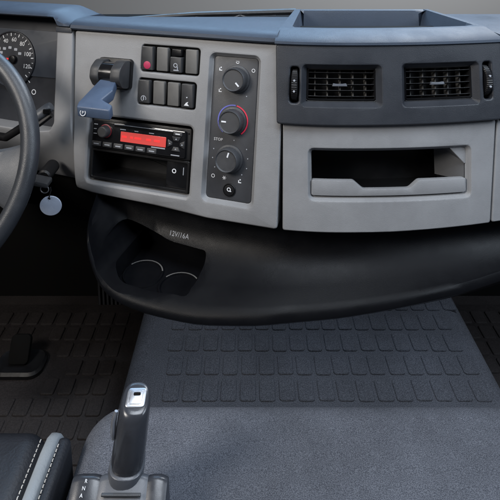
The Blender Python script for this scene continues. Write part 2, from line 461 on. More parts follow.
# --- lower black moulding with the rounded edge
LIP = [(-.350, .030, .680), (-.340, .075, .655), (-.324, .105, .634), (-.312, .114, .606), (-.292, .121, .575), (-.26, .126, .557), (-.212, .127, .548), (-.16, .125, .545), (-.106, .121, .545), (-.03, .108, .552), (.038, .094, .560), (.11, .086, .567), (.188, .078, .575), (.298, .066, .585), (.40, .05, .592), (.52, .03, .60), (.64, .01, .605)]
def lip(s):                                           # smooth curve through LIP
    k = max(1, min(len(LIP) - 1, bisect_right([a for a, h, z in LIP], s)))
    a, c = LIP[k - 1], LIP[k]; p = LIP[max(0, k - 2)]; q = LIP[min(len(LIP) - 1, k + 1)]
    d = c[0] - a[0]; u = max(0, min(1, (s - a[0]) / d)); out = []
    for i in (1, 2):
        m0 = (c[i] - p[i]) / max(1e-6, c[0] - p[0]) * d; m1 = (q[i] - a[i]) / max(1e-6, q[0] - a[0]) * d
        out.append((2*u**3 - 3*u*u + 1) * a[i] + (u**3 - 2*u*u + u) * m0 + (3*u*u - 2*u**3) * c[i] + (u**3 - u*u) * m1)
    return out
def low_prof(s):
    h, z = lip(s)
    hi = -.012; top = .700; g = -.006; H = top - z
    return [(hi - .09, top), (hi, top), (g, top - H * .25), (g + (h - g) * .04, top - H * .42), (g + (h - g) * .14, top - H * .56), (g + (h - g) * .34, top - H * .68), (g + (h - g) * .60, top - H * .775), (g + (h - g) * .85, z + H * .15), (h - .005, z + .0155),
            (h, z + .009), (h + .001, z + .002), (h - .004, z - .004), (h - .014, z - .008), (h * .72, z - .020), (h * .3, z - .028), (hi - .09, z - .028)]
def low_h(s, zz):
    P = low_prof(s)[1:11]
    for (h0, z0), (h1, z1) in zip(P, P[1:]):
        if z1 <= zz <= z0: return h0 + (h1 - h0) * (z0 - zz) / max(1e-6, z0 - z1)
    return P[-1][0]
b = new()
sl = [-.350, -.346, -.342, -.338, -.333, -.328, -.322, -.315, -.307, -.298, -.288, -.276, -.262, -.246] + [-.228 + .0228 * i for i in range(39)]
strip(b, sl, low_prof, True)
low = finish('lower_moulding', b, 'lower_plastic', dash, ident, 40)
# opening for the cup holders
def cut_map(p): return MH(p[0], p[2], p[1])
b = new()
def cut_with(fn, name='cutter', bevel=0):
    b = new(); fn(b); bmesh.ops.recalc_face_normals(b, faces=b.faces)
    me = bpy.data.meshes.new(name); b.to_mesh(me); b.free()
    ct = bpy.data.objects.new(name, me); COL.objects.link(ct); cut(low, ct, bevel)
def mapped(b, f):
    for v in b.verts: v.co = f(v.co)
def opening(b):
    cl = rounded([(-.316, .640), (-.210, .611), (-.133, .607), (-.1290, .595), (-.134, .575), (-.200, .566), (-.266, .571), (-.302, .596)], .018, 5)
    loft(b, [(cl, -.055), (cl, .30)], True, True); mapped(b, cut_map)
cut_with(opening, bevel=.006)
FLZ = .549
def well_floor(b):
    loft(b, [(rounded([(-.290, -.05), (-.1375, -.05), (-.1375, .098), (-.268, .098), (-.290, .075)], .012), FLZ), (rounded([(-.290, -.05), (-.1375, -.05), (-.1375, .098), (-.268, .098), (-.290, .075)], .012), .590)], True, True)
    mapped(b, lambda p: MH(*p))
cut_with(well_floor)
C1, C2, CR = (-.252, .042), (-.1730, .055), .0345
for i, c in enumerate((C1, C2)):
    b = new(); l = circle(*c, CR, 40)
    loft(b, [(off(l, .0035), FLZ + .0005), (off(l, .0025), FLZ + .0030), (l, FLZ + .0030), (off(l, -.001), FLZ), (off(l, -.004), FLZ - .018)], False, True)
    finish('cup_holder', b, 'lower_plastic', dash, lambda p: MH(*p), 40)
    b = new(); arc_strip(b, c[0], c[1], CR + .0002, CR + .0026, 205, 335, FLZ + .0030, .0005); finish('rim_highlight', b, 'switch_grey', dash, lambda p: MH(*p), 0)  # pale arc on the well's back edge, a highlight put in as colour
b = text_geo('12V/16A', .0108, -.192, .6205, 0, 1.05, R(-2))
finish('lettering', b, 'mark_dim', dash, lambda p: MH(p[0], low_h(p[0], p[1]) + .0008, p[1]), 0)

# --- binnacle round the instruments
BN = .004
b = new()
out = [(-.4225, .1380), (-.4050, -.1660), (-.480, -.1640), (-.56, -.160), (-.86, -.155), (-.86, .1380)]
hole = rounded([(-.4560, .168), (-.4490, -.052), (-.458, -.0625), (-.485, -.070), (-.535, -.066), (-.85, -.060), (-.85, .168)], .012)
b = new()
# bezel strip to the right of and below the instruments
pl = rounded([(-.4225, .1385), (-.4045, -.1660), (-.56, -.160), (-.86, -.155), (-.86, -.060), (-.500, -.068), (-.462, -.062), (-.4515, -.045), (-.4580, .1385)][::-1], .005)
plate(b, pl, [], .10, .003, None, BN)
def under(p):                                        # the fascia rolls back towards its lower edge
    d = max(0, -.025 - p[1]); return M((p[0], p[1], p[2] - 3.0 * d * d))
finish('cluster_bezel', b, 'bezel_plastic', dash, under, 38, tcuts=[-.025 - .01 * i for i in range(14)])
# hood over the instruments
def hood_prof(s):
    e = max(0.0, min(1.0, (s + .485) / .060)); d = .0165 * e * e * (3 - 2 * e)
    g = max(0.0, min(1.0, (s + .464) / .010)); bz = 1.0105 + (.9940 - 1.0105) * g
    f = .003 * g
    return [(-.11, min(1.010 - d, bz)), (-.034, bz), (-.027 + f, bz + .001), (-.024 + f, bz + .004), (-.025 + f, 1.0160 - d), (-.032 + f, 1.0200 - d), (-.047, 1.0225 - d), (-.08, 1.0240 - d), (-.13, 1.0205 - d), (-.155, 1.01 - d), (-.158, .975), (-.11, .975)]
b = new(); strip(b, [-.88 + .02 * i for i in range(20)] + [-.486, -.478, -.470, -.464, -.461, -.458, -.455, -.451, -.446, -.441, -.436, -.431, -.427], hood_prof, True)
finish('cluster_hood', b, 'top_plastic', dash, ident, 40)
b = new(); slab(b, rounded([(-.4240, .1415), (-.4230, .1310), (-.4585, .1310), (-.4600, .1415)][::-1], .002), -.03, BN + .002, .001)
finish('seam_shadow', b, 'dark_plastic', dash, M, 38)  # dark strip standing in for the shadow along the seam above the bezel
# dark knee panel under the column
b = new()
def knee(s): return [(-.07, .705), (-.030, .697), (-.035, .66), (-.06, .60), (-.10, .55), (-.14, .55), (-.12, .705)]
strip(b, [-.88 + .03 * i for i in range(19)] + [-.335], knee, True)
finish('knee_panel', b, 'void_black', dash, ident, 30)

# ================================================================== INSTRUMENTS
ic = thing('instrument_cluster', M((-.52, -.04, -.06)), 'round speedometer and dark display behind the steering wheel', 'instrument cluster')
IN = -.055
b = new(); slab(b, rounded([(-.4385, .168), (-.4385, -.085), (-.86, -.085), (-.86, .168)][::-1], .004), IN - .03, IN, .001)
finish('cluster_face', b, 'cluster_plastic', ic, M, 30)

b = new(); slab(b, rounded([(-.4440, .1290), (-.4440, .0330), (-.80, .0300), (-.80, .1290)][::-1], .004), IN, IN + .003, .001)
finish('display_panel', b, 'cluster_panel', ic, M, 30)
DC = (-.607, .0645); DN = IN + .0032
b = new(); l = circle(*DC, .0600, 48)
loft(b, [(l, DN - .002), (l, DN + .003), (off(l, -.002), DN + .004), (off(l, -.004), DN + .001)], True, True)
dial = finish('speedometer', b, 'cluster_plastic', ic, M, 30)
for ang, tx in ((152, '20'), (116, '40'), (86, '60'), (54, '80'), (18, '100'), (-18, '120')):
    finish('numeral', text_geo(tx, .0125, DC[0] + .0415 * math.cos(R(ang)), DC[1] + .0415 * math.sin(R(ang)), DN + .0014), 'mark_white', dial, M, 0)
b = new()
for i in range(25):
    a = R(225 - 270 * i / 24 + 6); r0 = .049 if i % 2 == 0 else .052
    d = Vector((math.cos(a), math.sin(a))); p = Vector((-d.y, d.x)) * (.0009 if i % 2 == 0 else .0005); c0 = Vector(DC)
    b.faces.new([b.verts.new((*q, DN + .0014)) for q in (c0 + d * r0 - p, c0 + d * .0555 - p, c0 + d * .0555 + p, c0 + d * r0 + p)])
finish('tick_marks', b, 'mark_white', dial, M, 0)
b = new(); slab(b, [(DC[0] - .046, DC[1] - .0008), (DC[0] + .012, DC[1] - .0022), (DC[0] + .012, DC[1] + .0022), (DC[0] - .046, DC[1] + .0008)], DN + .004, DN + .006, .0004)
finish('needle', b, 'needle_red', dial, M, 0)
b = new(); slab(b, circle(DC[0] + .006, DC[1], .0085, 24), DN + .001, DN + .009, .002); finish('needle_hub', b, 'black_plastic', dial, M, 40)
b = new()
for x, y in ((-.020, .021), (-.006, .024), (.009, .021), (.020, .013), (-.028, .012)):
    l = rrect(DC[0] + x - .004, DC[0] + x + .004, DC[1] + y - .0028, DC[1] + y + .0028, .001, 2); slab(b, l, DN + .0012, DN + .0018, .0002)
finish('warning_symbols', b, 'mark_dim', dial, M, 0)
b = new(); arc_strip(b, -.583, -.002, .030, .0318, 40, 96, IN + .0004); finish('fuel_scale', b, 'mark_white', ic, M, 0)
b = new(); slab(b, circle(-.588, .0275, .0035, 16), IN, IN + .003, .0006); finish('warning_lamp', b, 'needle_red', ic, M, 30)
b = new(); arc_strip(b, -.548, -.0005, .0040, .0056, 0, 360, IN + .0004); finish('ring_symbol', b, 'mark_white', ic, M, 0)

# ================================================================== AIR VENTS
def vent(s0, s1, t0, t1, label):
    cx = (s0 + s1) / 2; th = thing('air_vent', M((cx, t0, VN - .02)), label, 'air vent', 'dashboard air vents')
    i0, i1, j0, j1 = s0 + .0065, s1 - .0050, t0 + .0075, t1 - .0050
    b = new(); l = rrect(i0, i1, j0, j1, .004); loft(b, [(off(l, .0012), VN - .0125), (l, VN - .0135), (off(l, -.0022), VN - .0115), (off(l, -.003), VN - .014), (off(l, -.003), VN - .040)], False, True)
    finish('frame', b, 'black_plastic', th, M, 35, cuts=frange(i0, i1, .02))
    for k in range(5):
        t = j0 + (j1 - j0) * (k + .75) / 5.5
        b = new(); slab(b, [(i0 + .003, -.0007), (i1 - .003, -.0007), (i1 - .003, .0007), (i0 + .003, .0007)], 0, .011, .0005)
        o = finish('slat', b, 'black_plastic', th, lambda p, t=t: M((p[0], t + p[1] - (VN - .013 - p[2]) * 0 - (.011 - p[2]) * .25, VN - .0245 + p[2])), 0, cuts=frange(i0 + .003, i1 - .003, .02))
        if k == 2:
            b = new(); sc = cx - .002; slab(b, rounded([(sc - .013, t - .0028), (sc + .013, t - .0028), (sc + .011, t + .0022), (sc + .005, t + .0012), (sc - .005, t + .0012), (sc - .011, t + .0022)], .001), VN - .016, VN - .0105, .0008)
            finish('tab', b, 'pod_plastic', o, M, 35)
    for k in range(5):
        s = i0 + (i1 - i0) * (k + .65) / 5.3
        b = new(); slab(b, [(s - .0011, j0 + .003), (s + .0011, j0 + .003), (s + .0011, j1 - .003), (s - .0011, j1 - .003)], VN - .038, VN - .0250, .0005)
        finish('slat', b, 'switch_grey', th, M, 0)
    return th
vent(.0340, .1650, .0365, .1040, 'rectangular black slatted air vent left, above the notched pocket')
vent(.2030, .3365, .0365, .1055, 'rectangular black slatted air vent right, nearer the passenger side')
def thumbwheel(s, t, label):
    th = thing('vent_thumbwheel', M((s, t - .03, VN - .02)), label, 'thumbwheel', 'vent thumbwheels')
    b = new()
    def mp(p):                                       # a disc standing on edge: p = (angle position, radius, across)
        return M((s + p.z, t + p.x, VN - .0215 + p.y))
    rr = .029; prof = [(rr - .002, -.0055), (rr, -.0040), (rr, .0040), (rr - .002, .0055)]
    rows = []
    for i in range(49):
        a = PI * i / 48; k = 1 - (.0009 if i % 2 else 0) / rr
        rows.append([b.verts.new((r * k * math.cos(a), r * k * math.sin(a), z)) for r, z in prof])
    for a, c in zip(rows, rows[1:]):
        for i in range(3): b.faces.new((a[i], a[i + 1], c[i + 1], c[i]))
    for i in (0, 3): b.faces.new([r[i] for r in rows])
    finish('wheel', b, 'black_plastic', th, mp, 30)
    b = new()
    for dt in (.008, -.010): slab(b, circle(s, t + dt, .0018, 10), VN + .0045, VN + .0085 - abs(dt) * .1, .0003)
    finish('position_dots', b, 'mark_dim', th, M, 0)
thumbwheel(.0198, .0702, 'ribbed black thumbwheel left of the left air vent')
thumbwheel(.3540, .0740, 'ribbed black thumbwheel right of the right air vent')

# ================================================================== SWITCHES
def bank(t0, t1, kinds, label, ds):
    th = thing('switch_bank', M((-.215 + ds, t0, -.01)), label, 'switch bank', 'rocker switch banks')
    b = new(); l = rrect(-.2715 + ds, -.1580 + ds, t0 + .001, t1 - .001, .004); slab(b, l, -.022, -.009, .001)
    finish('frame', b, 'void_black', th, M, 30)
    for i, kd in enumerate(kinds):
        s = -.2590 + ds + i * .0288; lc = rrect(s - .0112, s + .0112, t0 + .0035, t1 - .0030, .0018, 3)
        top = .0035 if kd != 'blank' else .0005
        tilt = lambda p, t0=t0: M((p[0], p[1], p[2] + ((p[1] - t0 - .023) * .10 if p[2] > -.004 else 0)))
        b = new()
        if kd == 'half':
            slab(b, rrect(s - .0112, s + .0112, t0 + .0035, t1 - .0185, .0018, 3), -.009, .0040, .0012)
            o = finish('rocker_switch', b, 'switch_black', th, tilt, 30)
            b = new(); slab(b, rrect(s - .0095, s + .0095, t1 - .0165, t1 - .0045, .0015, 3), -.009, .0010, .001); finish('rocker_cap', b, 'black_plastic', o, tilt, 30)
        else:
            slab(b, lc, -.009, top, .0012)
            o = finish('rocker_switch', b, 'switch_grey' if kd == 'blank' else 'switch_black', th, tilt, 30)
        n = top + .0002
        if kd == 'red':
            b = new(); slab(b, circle(s, t0 + .0125, .0072, 20), top - .001, top + .0006, .0003); finish('symbol', b, 'mark_magenta', o, tilt, 30)
        if kd == 'lamp':
            b = new(); arc_strip(b, s, t0 + .012, .0042, .0056, -30, 250, n); slab(b, rrect(s - .001, s + .001, t0 + .0085, t0 + .0155, .0004, 2), n, n + .0004, .0001); finish('symbol', b, 'mark_dim', o, tilt, 0)
        if kd == 'half':
            b = new(); arc_strip(b, s, t0 + .0165, .0026, .0042, 0, 360, n + .0008); slab(b, rrect(s - .004, s + .006, t0 + .0065, t0 + .0085, .0004, 2), n, n + .0012, .0001)
            slab(b, rrect(s + .003, s + .0045, t0 + .0075, t0 + .0145, .0004, 2), n, n + .0012, .0001); finish('symbol', b, 'mark_dim', o, tilt, 0)
        if kd == 'lock':
            b = new(); slab(b, [(s - .0055, t0 + .007), (s + .0045, t0 + .007), (s + .001, t0 + .0105), (s + .003, t0 + .0145), (s - .0015, t0 + .0125)], n, n + .0004, .0001)
            slab(b, circle(s, t0 + .022, .0011, 8), n, n + .0008, .0001); finish('symbol', b, 'mark_white', o, tilt, 0)
bank(.0700, .1200, ('red', 'blank', 'half', 'blank'), 'upper row of four rocker switches, one with a red mark', 0)
bank(.0090, .0580, ('lamp', 'blank', 'blank', 'lock'), 'lower row of four rocker switches above the radio', -.0027)

# ================================================================== CLIMATE CONTROLS
cc = thing('climate_control', M((-.09, -.143, -.012)), 'tall dark control panel with three round knobs and one button', 'control panel')
FN = -.0095
b = new(); slab(b, rrect(-.1318, -.0492, -.1423, .1088, .006), -.03, FN, .0008)
finish('faceplate', b, 'face_plastic', cc, M, 30)
def knob(s, t, ang, r=.0215, name='knob', lab=None):
    b = new(); l = circle(0, 0, r, 48)
    ls = [([(x * k, y * k) for x, y in l], n) for k, n in ((1.16, FN), (1.16, FN + .0025), (1.10, FN + .0035), (1.0, FN + .004), (.98, FN + .014), (.945, FN + .0185), (.885, FN + .0205), (.84, FN + .0195), (.80, FN + .0185))]
    loft(b, ls, True, True)
    for v in b.verts:
        if FN + .003 < v.co.z < FN + .0186:
            a = math.atan2(v.co.y, v.co.x); f = 1 + .010 * math.cos(a * 24); v.co.x *= f; v.co.y *= f
    f = shift(s, t); o = finish(name, b, 'knob_plastic', cc, f, 30)
    a = R(ang); d = Vector((math.cos(a), math.sin(a))); p = Vector((-d.y, d.x)) * .0013
    b = new(); slab(b, [tuple(q) for q in (d * r * .30 - p, d * r * .70 - p, d * r * .70 + p, d * r * .30 + p)], FN + .018, FN + .0193, .0002)
    finish('pointer', b, 'mark_white', o, f, 0)
    return o
K = [(-.0885, .0705), (-.0905, -.0030), (-.0925, -.0700)]
knob(*K[0], -45); knob(*K[1], 180); knob(*K[2], 75)
MN = FN + .0002
def sym(bm, s, t, kind):
    if kind == 'arc': arc_strip(bm, s, t + .001, .0024, .0036, 200, 340, MN); slab(bm, rrect(s - .0032, s + .0032, t + .0012, t + .0020, .0003, 2), MN, MN + .0003, .0001)
    if kind == 'ring': arc_strip(bm, s, t, .0024, .0034, 0, 360, MN, k=16)
    if kind == 'fan':
        for a in (0, 120, 240): slab(bm, circle(s + .0021 * math.cos(R(a)), t + .0021 * math.sin(R(a)), .0016, 8), MN, MN + .0003, .0001)
    if kind == 'seat': slab(bm, [(s - .0028, t - .0028), (s + .0028, t - .0028), (s + .0028, t - .0012), (s - .001, t - .0012), (s - .0014, t + .0022), (s - .0028, t + .0022)], MN, MN + .0003, .0001); slab(bm, circle(s + .0006, t + .0030, .0013, 8), MN, MN + .0003, .0001)
    if kind == 'dot': slab(bm, circle(s, t, .0011, 8), MN, MN + .0003, .0001)
    if kind == 'flake':
        for a in (0, 60, 120):
            d = Vector((math.cos(R(a)), math.sin(R(a)))) * .0036; p = Vector((-d.y, d.x)).normalized() * .0005
            slab(bm, [(s + q.x, t + q.y) for q in (-d - p, d - p, d + p, -d + p)], MN + a * 2e-7, MN + .0003 + a * 2e-7, .0001)
for kd, s, t in (('arc', -.088, .1005), ('seat', -.1190, .0860), ('ring', -.0580, .0880), ('seat', -.1175, .0480), ('dot', -.0680, .0420),
                 ('dot', -.0860, -.0370), ('ring', -.1210, -.1035), ('flake', -.1000, -.1045), ('seat', -.0710, -.1070),
                 ('dot', -.1230, -.0560), ('dot', -.1240, -.0720), ('dot', -.1190, -.0880), ('dot', -.0620, -.0500), ('dot', -.0590, -.0660), ('dot', -.0600, -.0830), ('dot', -.068, -.0950)):
    b = new(); sym(b, s, t, kd); finish('symbol', b, 'mark_dim' if kd == 'dot' else 'mark_white', cc, M, 0)
finish('lettering', text_geo('STOP', .0070, -.1155, -.0385, MN + .0002, 1.0), 'mark_white', cc, M, 0)
b = new(); arc_strip(b, K[1][0], K[1][1], .0262, .0284, 82, 232, MN); finish('cold_scale', b, 'mark_blue', cc, M, 0)
b = new(); arc_strip(b, K[1][0], K[1][1], .0262, .0284, -52, 78, MN); finish('warm_scale', b, 'mark_red', cc, M, 0)
b = new(); l = circle(-.0890, -.1245, .0118, 32); loft(b, [(l, FN - .001), (l, FN + .001), (off(l, -.0012), FN + .0022), (off(l, -.002), FN + .0008), (off(l, -.0024), FN + .0030), (off(l, -.005), FN + .0034)], True, True)
o = finish('push_button', b, 'black_plastic', cc, M, 30)
b = new(); arc_strip(b, -.0890, -.1225, .0022, .0036, 0, 360, FN + .0036); slab(b, rrect(-.0875, -.0845, -.1262, -.1248, .0004, 2), FN + .0034, FN + .0040, .0001); finish('symbol', b, 'mark_white', o, M, 0)

# ================================================================== RADIO
rd = thing('radio', M((-.27, -.083, -.03)), 'black car radio with red display and round volume knob', 'radio')
r0, r1, q0, q1 = -.3705, -.1665, -.0840, -.0265
RN = -.0075
b = new(); slab(b, rrect(r0, r1, q0, q1, .003), -.09, RN, .0015); body = finish('body', b, 'black_plastic', rd, M, 30)
b = new(); slab(b, rrect(r0 + .0045, r1 - .0085, q0 + .0045, q1 - .0045, .003), RN - .001, RN + .006, .0018); face = finish('faceplate', b, 'gloss_black', rd, M, 30)
fn = RN + .006
b = new(); slab(b, rrect(r0 + .0500, r1 - .0330, q1 - .0125, q1 - .0085, .0008), fn - .001, fn + .0002, .0001); finish('disc_slot', b, 'void_black', face, M, 0)
b = new(); slab(b, rrect(r0 + .05, r1 - .033, q1 - .0080, q1 - .0066, .0006), fn - .001, fn + .0008, .0003); finish('trim_line', b, 'silver', face, M, 0)
b = new(); slab(b, rrect(-.3060, -.2130, -.0640, -.0455, .001), fn - .001, fn + .0004, .0002); dsp = finish('display', b, 'display_red', face, M, 0)
b = new()
for i, (x, wd) in enumerate(((-.298, .010), (-.283, .006), (-.270, .014), (-.248, .010), (-.231, .012))):
    slab(b, rrect(x - wd / 2, x + wd / 2, -.0565, -.0525, .0006, 2), fn + .0003, fn + .0006, .0001)
finish('display_segments', b, 'needle_red', dsp, M, 0)
kx, kt = -.3385, -.0485
b = new(); l = circle(kx, kt, .0128, 36); loft(b, [(l, fn), (l, fn + .0006), (off(l, -.0015), fn + .001)], True, True); finish('knob_ring', b, 'ring_red', face, M, 30)
b = new(); l = circle(kx, kt, .0112, 36); loft(b, [(l, fn), (off(l, -.0004), fn + .010), (off(l, -.0014), fn + .0125), (off(l, -.003), fn + .0135)], True, True); finish('volume_knob', b, 'switch_black', face, M, 30)
for i in range(6):
    x = -.3560 + i * .0232
    b = new(); slab(b, rrect(x - .0095, x + .0095, -.0780, -.0690 - (.0 if i else .0), .001), fn - .001, fn + .0015, .0006); o = finish('preset_button', b, 'switch_black', face, M, 30)
    b = new(); slab(b, rrect(x - .0055, x + .0055, -.0748, -.0728, .0004, 2), fn + .0014, fn + .0018, .0001); finish('mark', b, 'mark_dim', o, M, 0)
for (x, t, pts) in ((-.1925, -.0460, ((-.0085, .004), (.0085, .004), (.005, -.0035), (-.005, -.0035))), (-.1925, -.0640, ((-.005, .0035), (.005, .0035), (.0085, -.004), (-.0085, -.004))),
                    (-.2045, -.0550, ((-.0045, .007), (.0045, .0025), (.0045, -.0025), (-.0045, -.007))), (-.1805, -.0550, ((.0045, .007), (-.0045, .0025), (-.0045, -.0025), (.0045, -.007)))):
    b = new(); slab(b, rounded([(x + a, t + c) for a, c in pts], .001), fn - .001, fn + .0020, .0007); o = finish('arrow_button', b, 'switch_black', face, M, 30)
    b = new(); slab(b, [(x - .0018, t - .0012), (x + .0018, t - .0012), (x, t + .0016)], fn + .0019, fn + .0023, .0001); finish('mark', b, 'mark_dim', o, M, 0)
b = new(); slab(b, rrect(-.1985, -.1815, q1 - .0135, q1 - .0070, .0008), fn - .001, fn + .0020, .0006); o = finish('eject_button', b, 'switch_black', face, M, 30)
b = new(); slab(b, rrect(-.1945, -.1855, q1 - .0112, q1 - .0096, .0004, 2), fn + .0019, fn + .0023, .0001); finish('mark', b, 'mark_white', o, M, 0)
b = new()
for x0, x1, t0, t1 in ((-.3080, -.2960, -.0425, -.0410), (-.2780, -.2700, -.0425, -.0412), (-.2480, -.2380, -.0425, -.0412), (-.2420, -.2140, -.0675, -.0655), (-.2020, -.1850, -.0765, -.0748), (-.3640, -.3560, -.0385, -.0370), (-.3640, -.3570, -.0560, -.0545), (-.3640, -.3580, -.0470, -.0458)):
    slab(b, rrect(x0, x1, t0, t1, .0003, 2), fn - .0002, fn + .0003, .0001)
finish('printed_marks', b, 'mark_dim', face, M, 0)
b = new(); slab(b, circle(r1 - .0045, q1 - .0090, .0016, 12), RN - .001, RN + .0004, .0001); finish('release_hole', b, 'void_black', body, M, 0)
# cubby under the radio
cb = thing('radio_cubby', M((-.27, -.142, -.03)), 'black storage compartment with small ring mark beneath the radio', 'compartment')
b = new(); l = rrect(-.3705, -.1665, -.1420, -.0850, .003); li = rrect(-.3670, -.1700, -.1385, -.0885, .003)
loft(b, [(l, -.09), (l, -.0085), (off(l, -.001), -.0075), (li, -.0075), (off(li, -.001), -.0085), (off(li, -.004), -.075)], True, True); finish('tray', b, 'black_plastic', cb, M, 30)
b = new(); slab(b, rrect(-.2130, -.1712, -.1372, -.0897, .002), -.030, -.0115, .001); o = finish('end_block', b, 'gloss_black', cb, M, 30)
b = new(); arc_strip(b, -.1975, -.1065, .0026, .0042, 0, 360, -.0113); finish('ring_mark', b, 'mark_white', o, M, 0)
b = new(); slab(b, rrect(-.1800, -.1785, -.1120, -.0980, .0005, 2), -.012, -.0110, .0002); finish('bar_mark', b, 'mark_dim', o, M, 0)

# ================================================================== PARKING BRAKE LEVER
pb = thing('parking_brake', M((-.325, .03, 0)), 'parking brake lever with blue-grey handle on a black bracket', 'parking brake')
b = new(); l = rrect(-.358, -.288, .0335, .0905, .007); slab(b, l, -.002, .008, .002); base = finish('base_plate', b, 'black_plastic', pb, M, 35)
for s0, s1 in ((-.353, -.335), (-.311, -.291)):
    b = new()
    pf = rounded([(.036, .006), (.0385, .030), (.055, .044), (.074, .042), (.088, .026), (.0885, .006)], .006)   # (t, n)
    va = [b.verts.new((s0, t, n)) for t, n in pf]; vb = [b.verts.new((s1, t, n)) for t, n in pf]
    b.faces.new(va); b.faces.new(vb[::-1]); bridge(b, va, vb)
    finish('bracket_cheek', b, 'switch_black', pb, M, 40, bevel=.0018)
b = new(); k = 24; rows = []
for s in (-.337, -.309): rows.append([b.verts.new((s, .063 + .0215 * math.cos(2 * PI * i / k), .021 + .0215 * math.sin(2 * PI * i / k))) for i in range(k)])
bridge(b, *rows); b.faces.new(rows[0]); b.faces.new(rows[1][::-1]); finish('drum', b, 'gloss_black', pb, M, 40)
b = new()
q = [(-.3320, .0560, .036), (-.3010, .0520, .036), (-.2920, .0395, .061), (-.3040, .0245, .075), (-.2800, .0165, .078), (-.2785, .0095, .090), (-.3430, .0095, .090), (-.3470, .0150, .080)]
va = [b.verts.new(p) for p in q]; b.faces.new(va)
vb = [b.verts.new((s, t - .019 if n > .05 else t - .014, n - .006)) for s, t, n in q]; b.faces.new(vb[::-1]); bridge(b, va, vb)
hd = finish('handle', b, 'handle_plastic', pb, M, 40, bevel=.0028, seg=3)
b = new(); arc_strip(b, -.3310, -.0005, .0046, .0058, 0, 360, .0905 - .0030); g = text_geo('P', .0075, -.3310, -.0005, .0905 - .0026)
me = bpy.data.meshes.new('tmp'); g.to_mesh(me); g.free(); b.from_mesh(me); bpy.data.meshes.remove(me)
finish('brake_symbol', b, 'mark_white', hd, M, 0)

# ================================================================== STEERING WHEEL
WC = Vector((-.574, .80, .812)); WT = R(62)            # rim centre and tilt
WM = Matrix.Translation(WC) @ Matrix.Rotation(WT, 4, 'X')
sw = thing('steering_wheel', WC, 'large dark grey steering wheel at the left edge', 'steering wheel')
def WMAP(p): return WM @ Vector(p)
RR = .211
b = new(); rows = []
for i in range(96):
    a = 2 * PI * i / 96; rows.append([b.verts.new(((RR + .0150 * math.cos(c)) * math.cos(a), (RR + .0150 * math.cos(c)) * math.sin(a), .0165 * math.sin(c))) for c in [2 * PI * j / 18 for j in range(18)]])
for i in range(96): bridge(b, rows[i - 1], rows[i])
rim = finish('rim', b, 'wheel_leather', sw, WMAP, 60)
for a0, tw in ((-8, .34), (188, .34), (262, .22)):
    b = new(); rows = []
    for i in range(13):
        u = i / 12; r = .05 + (.203 - .05) * u; wdt = (.030 + tw * .085 * u ** 3); z = -.030 * (1 - u) ** 1.3 - .002
        d = R(a0); cx, cy = r * math.cos(d), r * math.sin(d); px, py = -math.sin(d), math.cos(d); th = .007
        rows.append([b.verts.new((cx + px * wx, cy + py * wx, z + zz)) for wx, zz in ((-wdt, -.2 * th), (-wdt * .85, th * .7), (0, th), (wdt * .85, th * .7), (wdt, -.2 * th), (wdt * .8, -th), (-wdt * .8, -th))])
    for x, y in zip(rows, rows[1:]): bridge(b, x, y)
    b.faces.new(rows[0]); b.faces.new(rows[-1]); finish('spoke', b, 'spoke_plastic', sw, WMAP, 40)
b = new(); l = circle(0, 0, .085, 40); loft(b, [(l, -.06), (l, -.035), (off(l, -.006), -.024), (off(l, -.02), -.017), (off(l, -.05), -.013)], True, True); finish('hub', b, 'dark_plastic', sw, WMAP, 40)
b = new(); l = circle(0, 0, .045, 24); loft(b, [(l, -.26), (l, -.055)], True, True); finish('column', b, 'black_plastic', sw, WMAP, 40)
# stalk behind the wheel
stalk = thing('column_stalk', (-.44, .88, .82), 'short grey stalk behind the steering wheel rim', 'stalk')
b = new(); A, B_ = Vector((-.412, .895, .830)), Vector((-.3625, .905, .8655)); sweep(b, [A, A.lerp(B_, .5), A.lerp(B_, .92), B_], [.0115, .0125, .0125, .010], 14, .8)
finish('grip', b, 'spoke_plastic', stalk, ident, 40)
b = new(); sweep(b, [Vector((-.5, .93, .80)), Vector((-.45, .905, .805)), A + (B_ - A) * .05], .0075, 12); finish('arm', b, 'black_plastic', stalk, ident, 40)
b = new(); d = (B_ - A).normalized(); o_ = Vector((.004, -.004, -.012)); sweep(b, [A + o_, A.lerp(B_, .55) + o_, B_ + o_ - d * .004], [.007, .0085, .0075], 12, .7); finish('lower_switch', b, 'black_plastic', stalk, ident, 40)
b = new(); box(b, -.006, .006, -.004, .004, -.004, .004)
c = A.lerp(B_, .80); finish('button', b, 'void_black', stalk, lambda p: Vector(p) + c + Vector((.006, -.010, .002)), 0, bevel=.001)

# ================================================================== IGNITION KEY AND TAG
ik = thing('ignition_key', (-.385, .90, .735), 'black ignition key in its lock below the dashboard', 'key')
def IGN(p): return Vector((-.388 + p[0], .915 + p[2] * -1, .724 + p[1]))
b = new(); l = circle(0, 0, .013, 28); loft(b, [(l, -.04), (l, .004), (off(l, -.003), .007), (off(l, -.006), .005)], True, True); finish('lock_barrel', b, 'black_plastic', ik, IGN, 40)
b = new(); l = rounded([(-.015, -.005), (.015, -.011), (.016, -.001), (-.014, .006)], .003); slab(b, l, .006, .030, .002); kh = finish('key_head', b, 'switch_black', ik, IGN, 40)
b = new(); rows = []
for i in range(24):
    a = 2 * PI * i / 24; rows.append([b.verts.new((.006 + (.0075 + .0011 * math.cos(q)) * math.cos(a), -.017 + (.0075 + .0011 * math.cos(q)) * math.sin(a), .020 + .0011 * math.sin(q))) for q in [2 * PI * j / 6 for j in range(6)]])
for i in range(24): bridge(b, rows[i - 1], rows[i])
finish('split_ring', b, 'silver', ik, IGN, 60)
tg = thing('key_tag', (-.367, .885, .656), 'round pale blue tag hanging from the ignition key', 'key tag')
def TAG(p): return Vector((-.3690 + p[0], .8850 + .10 * p[0] - p[2], .6790 + p[1]))
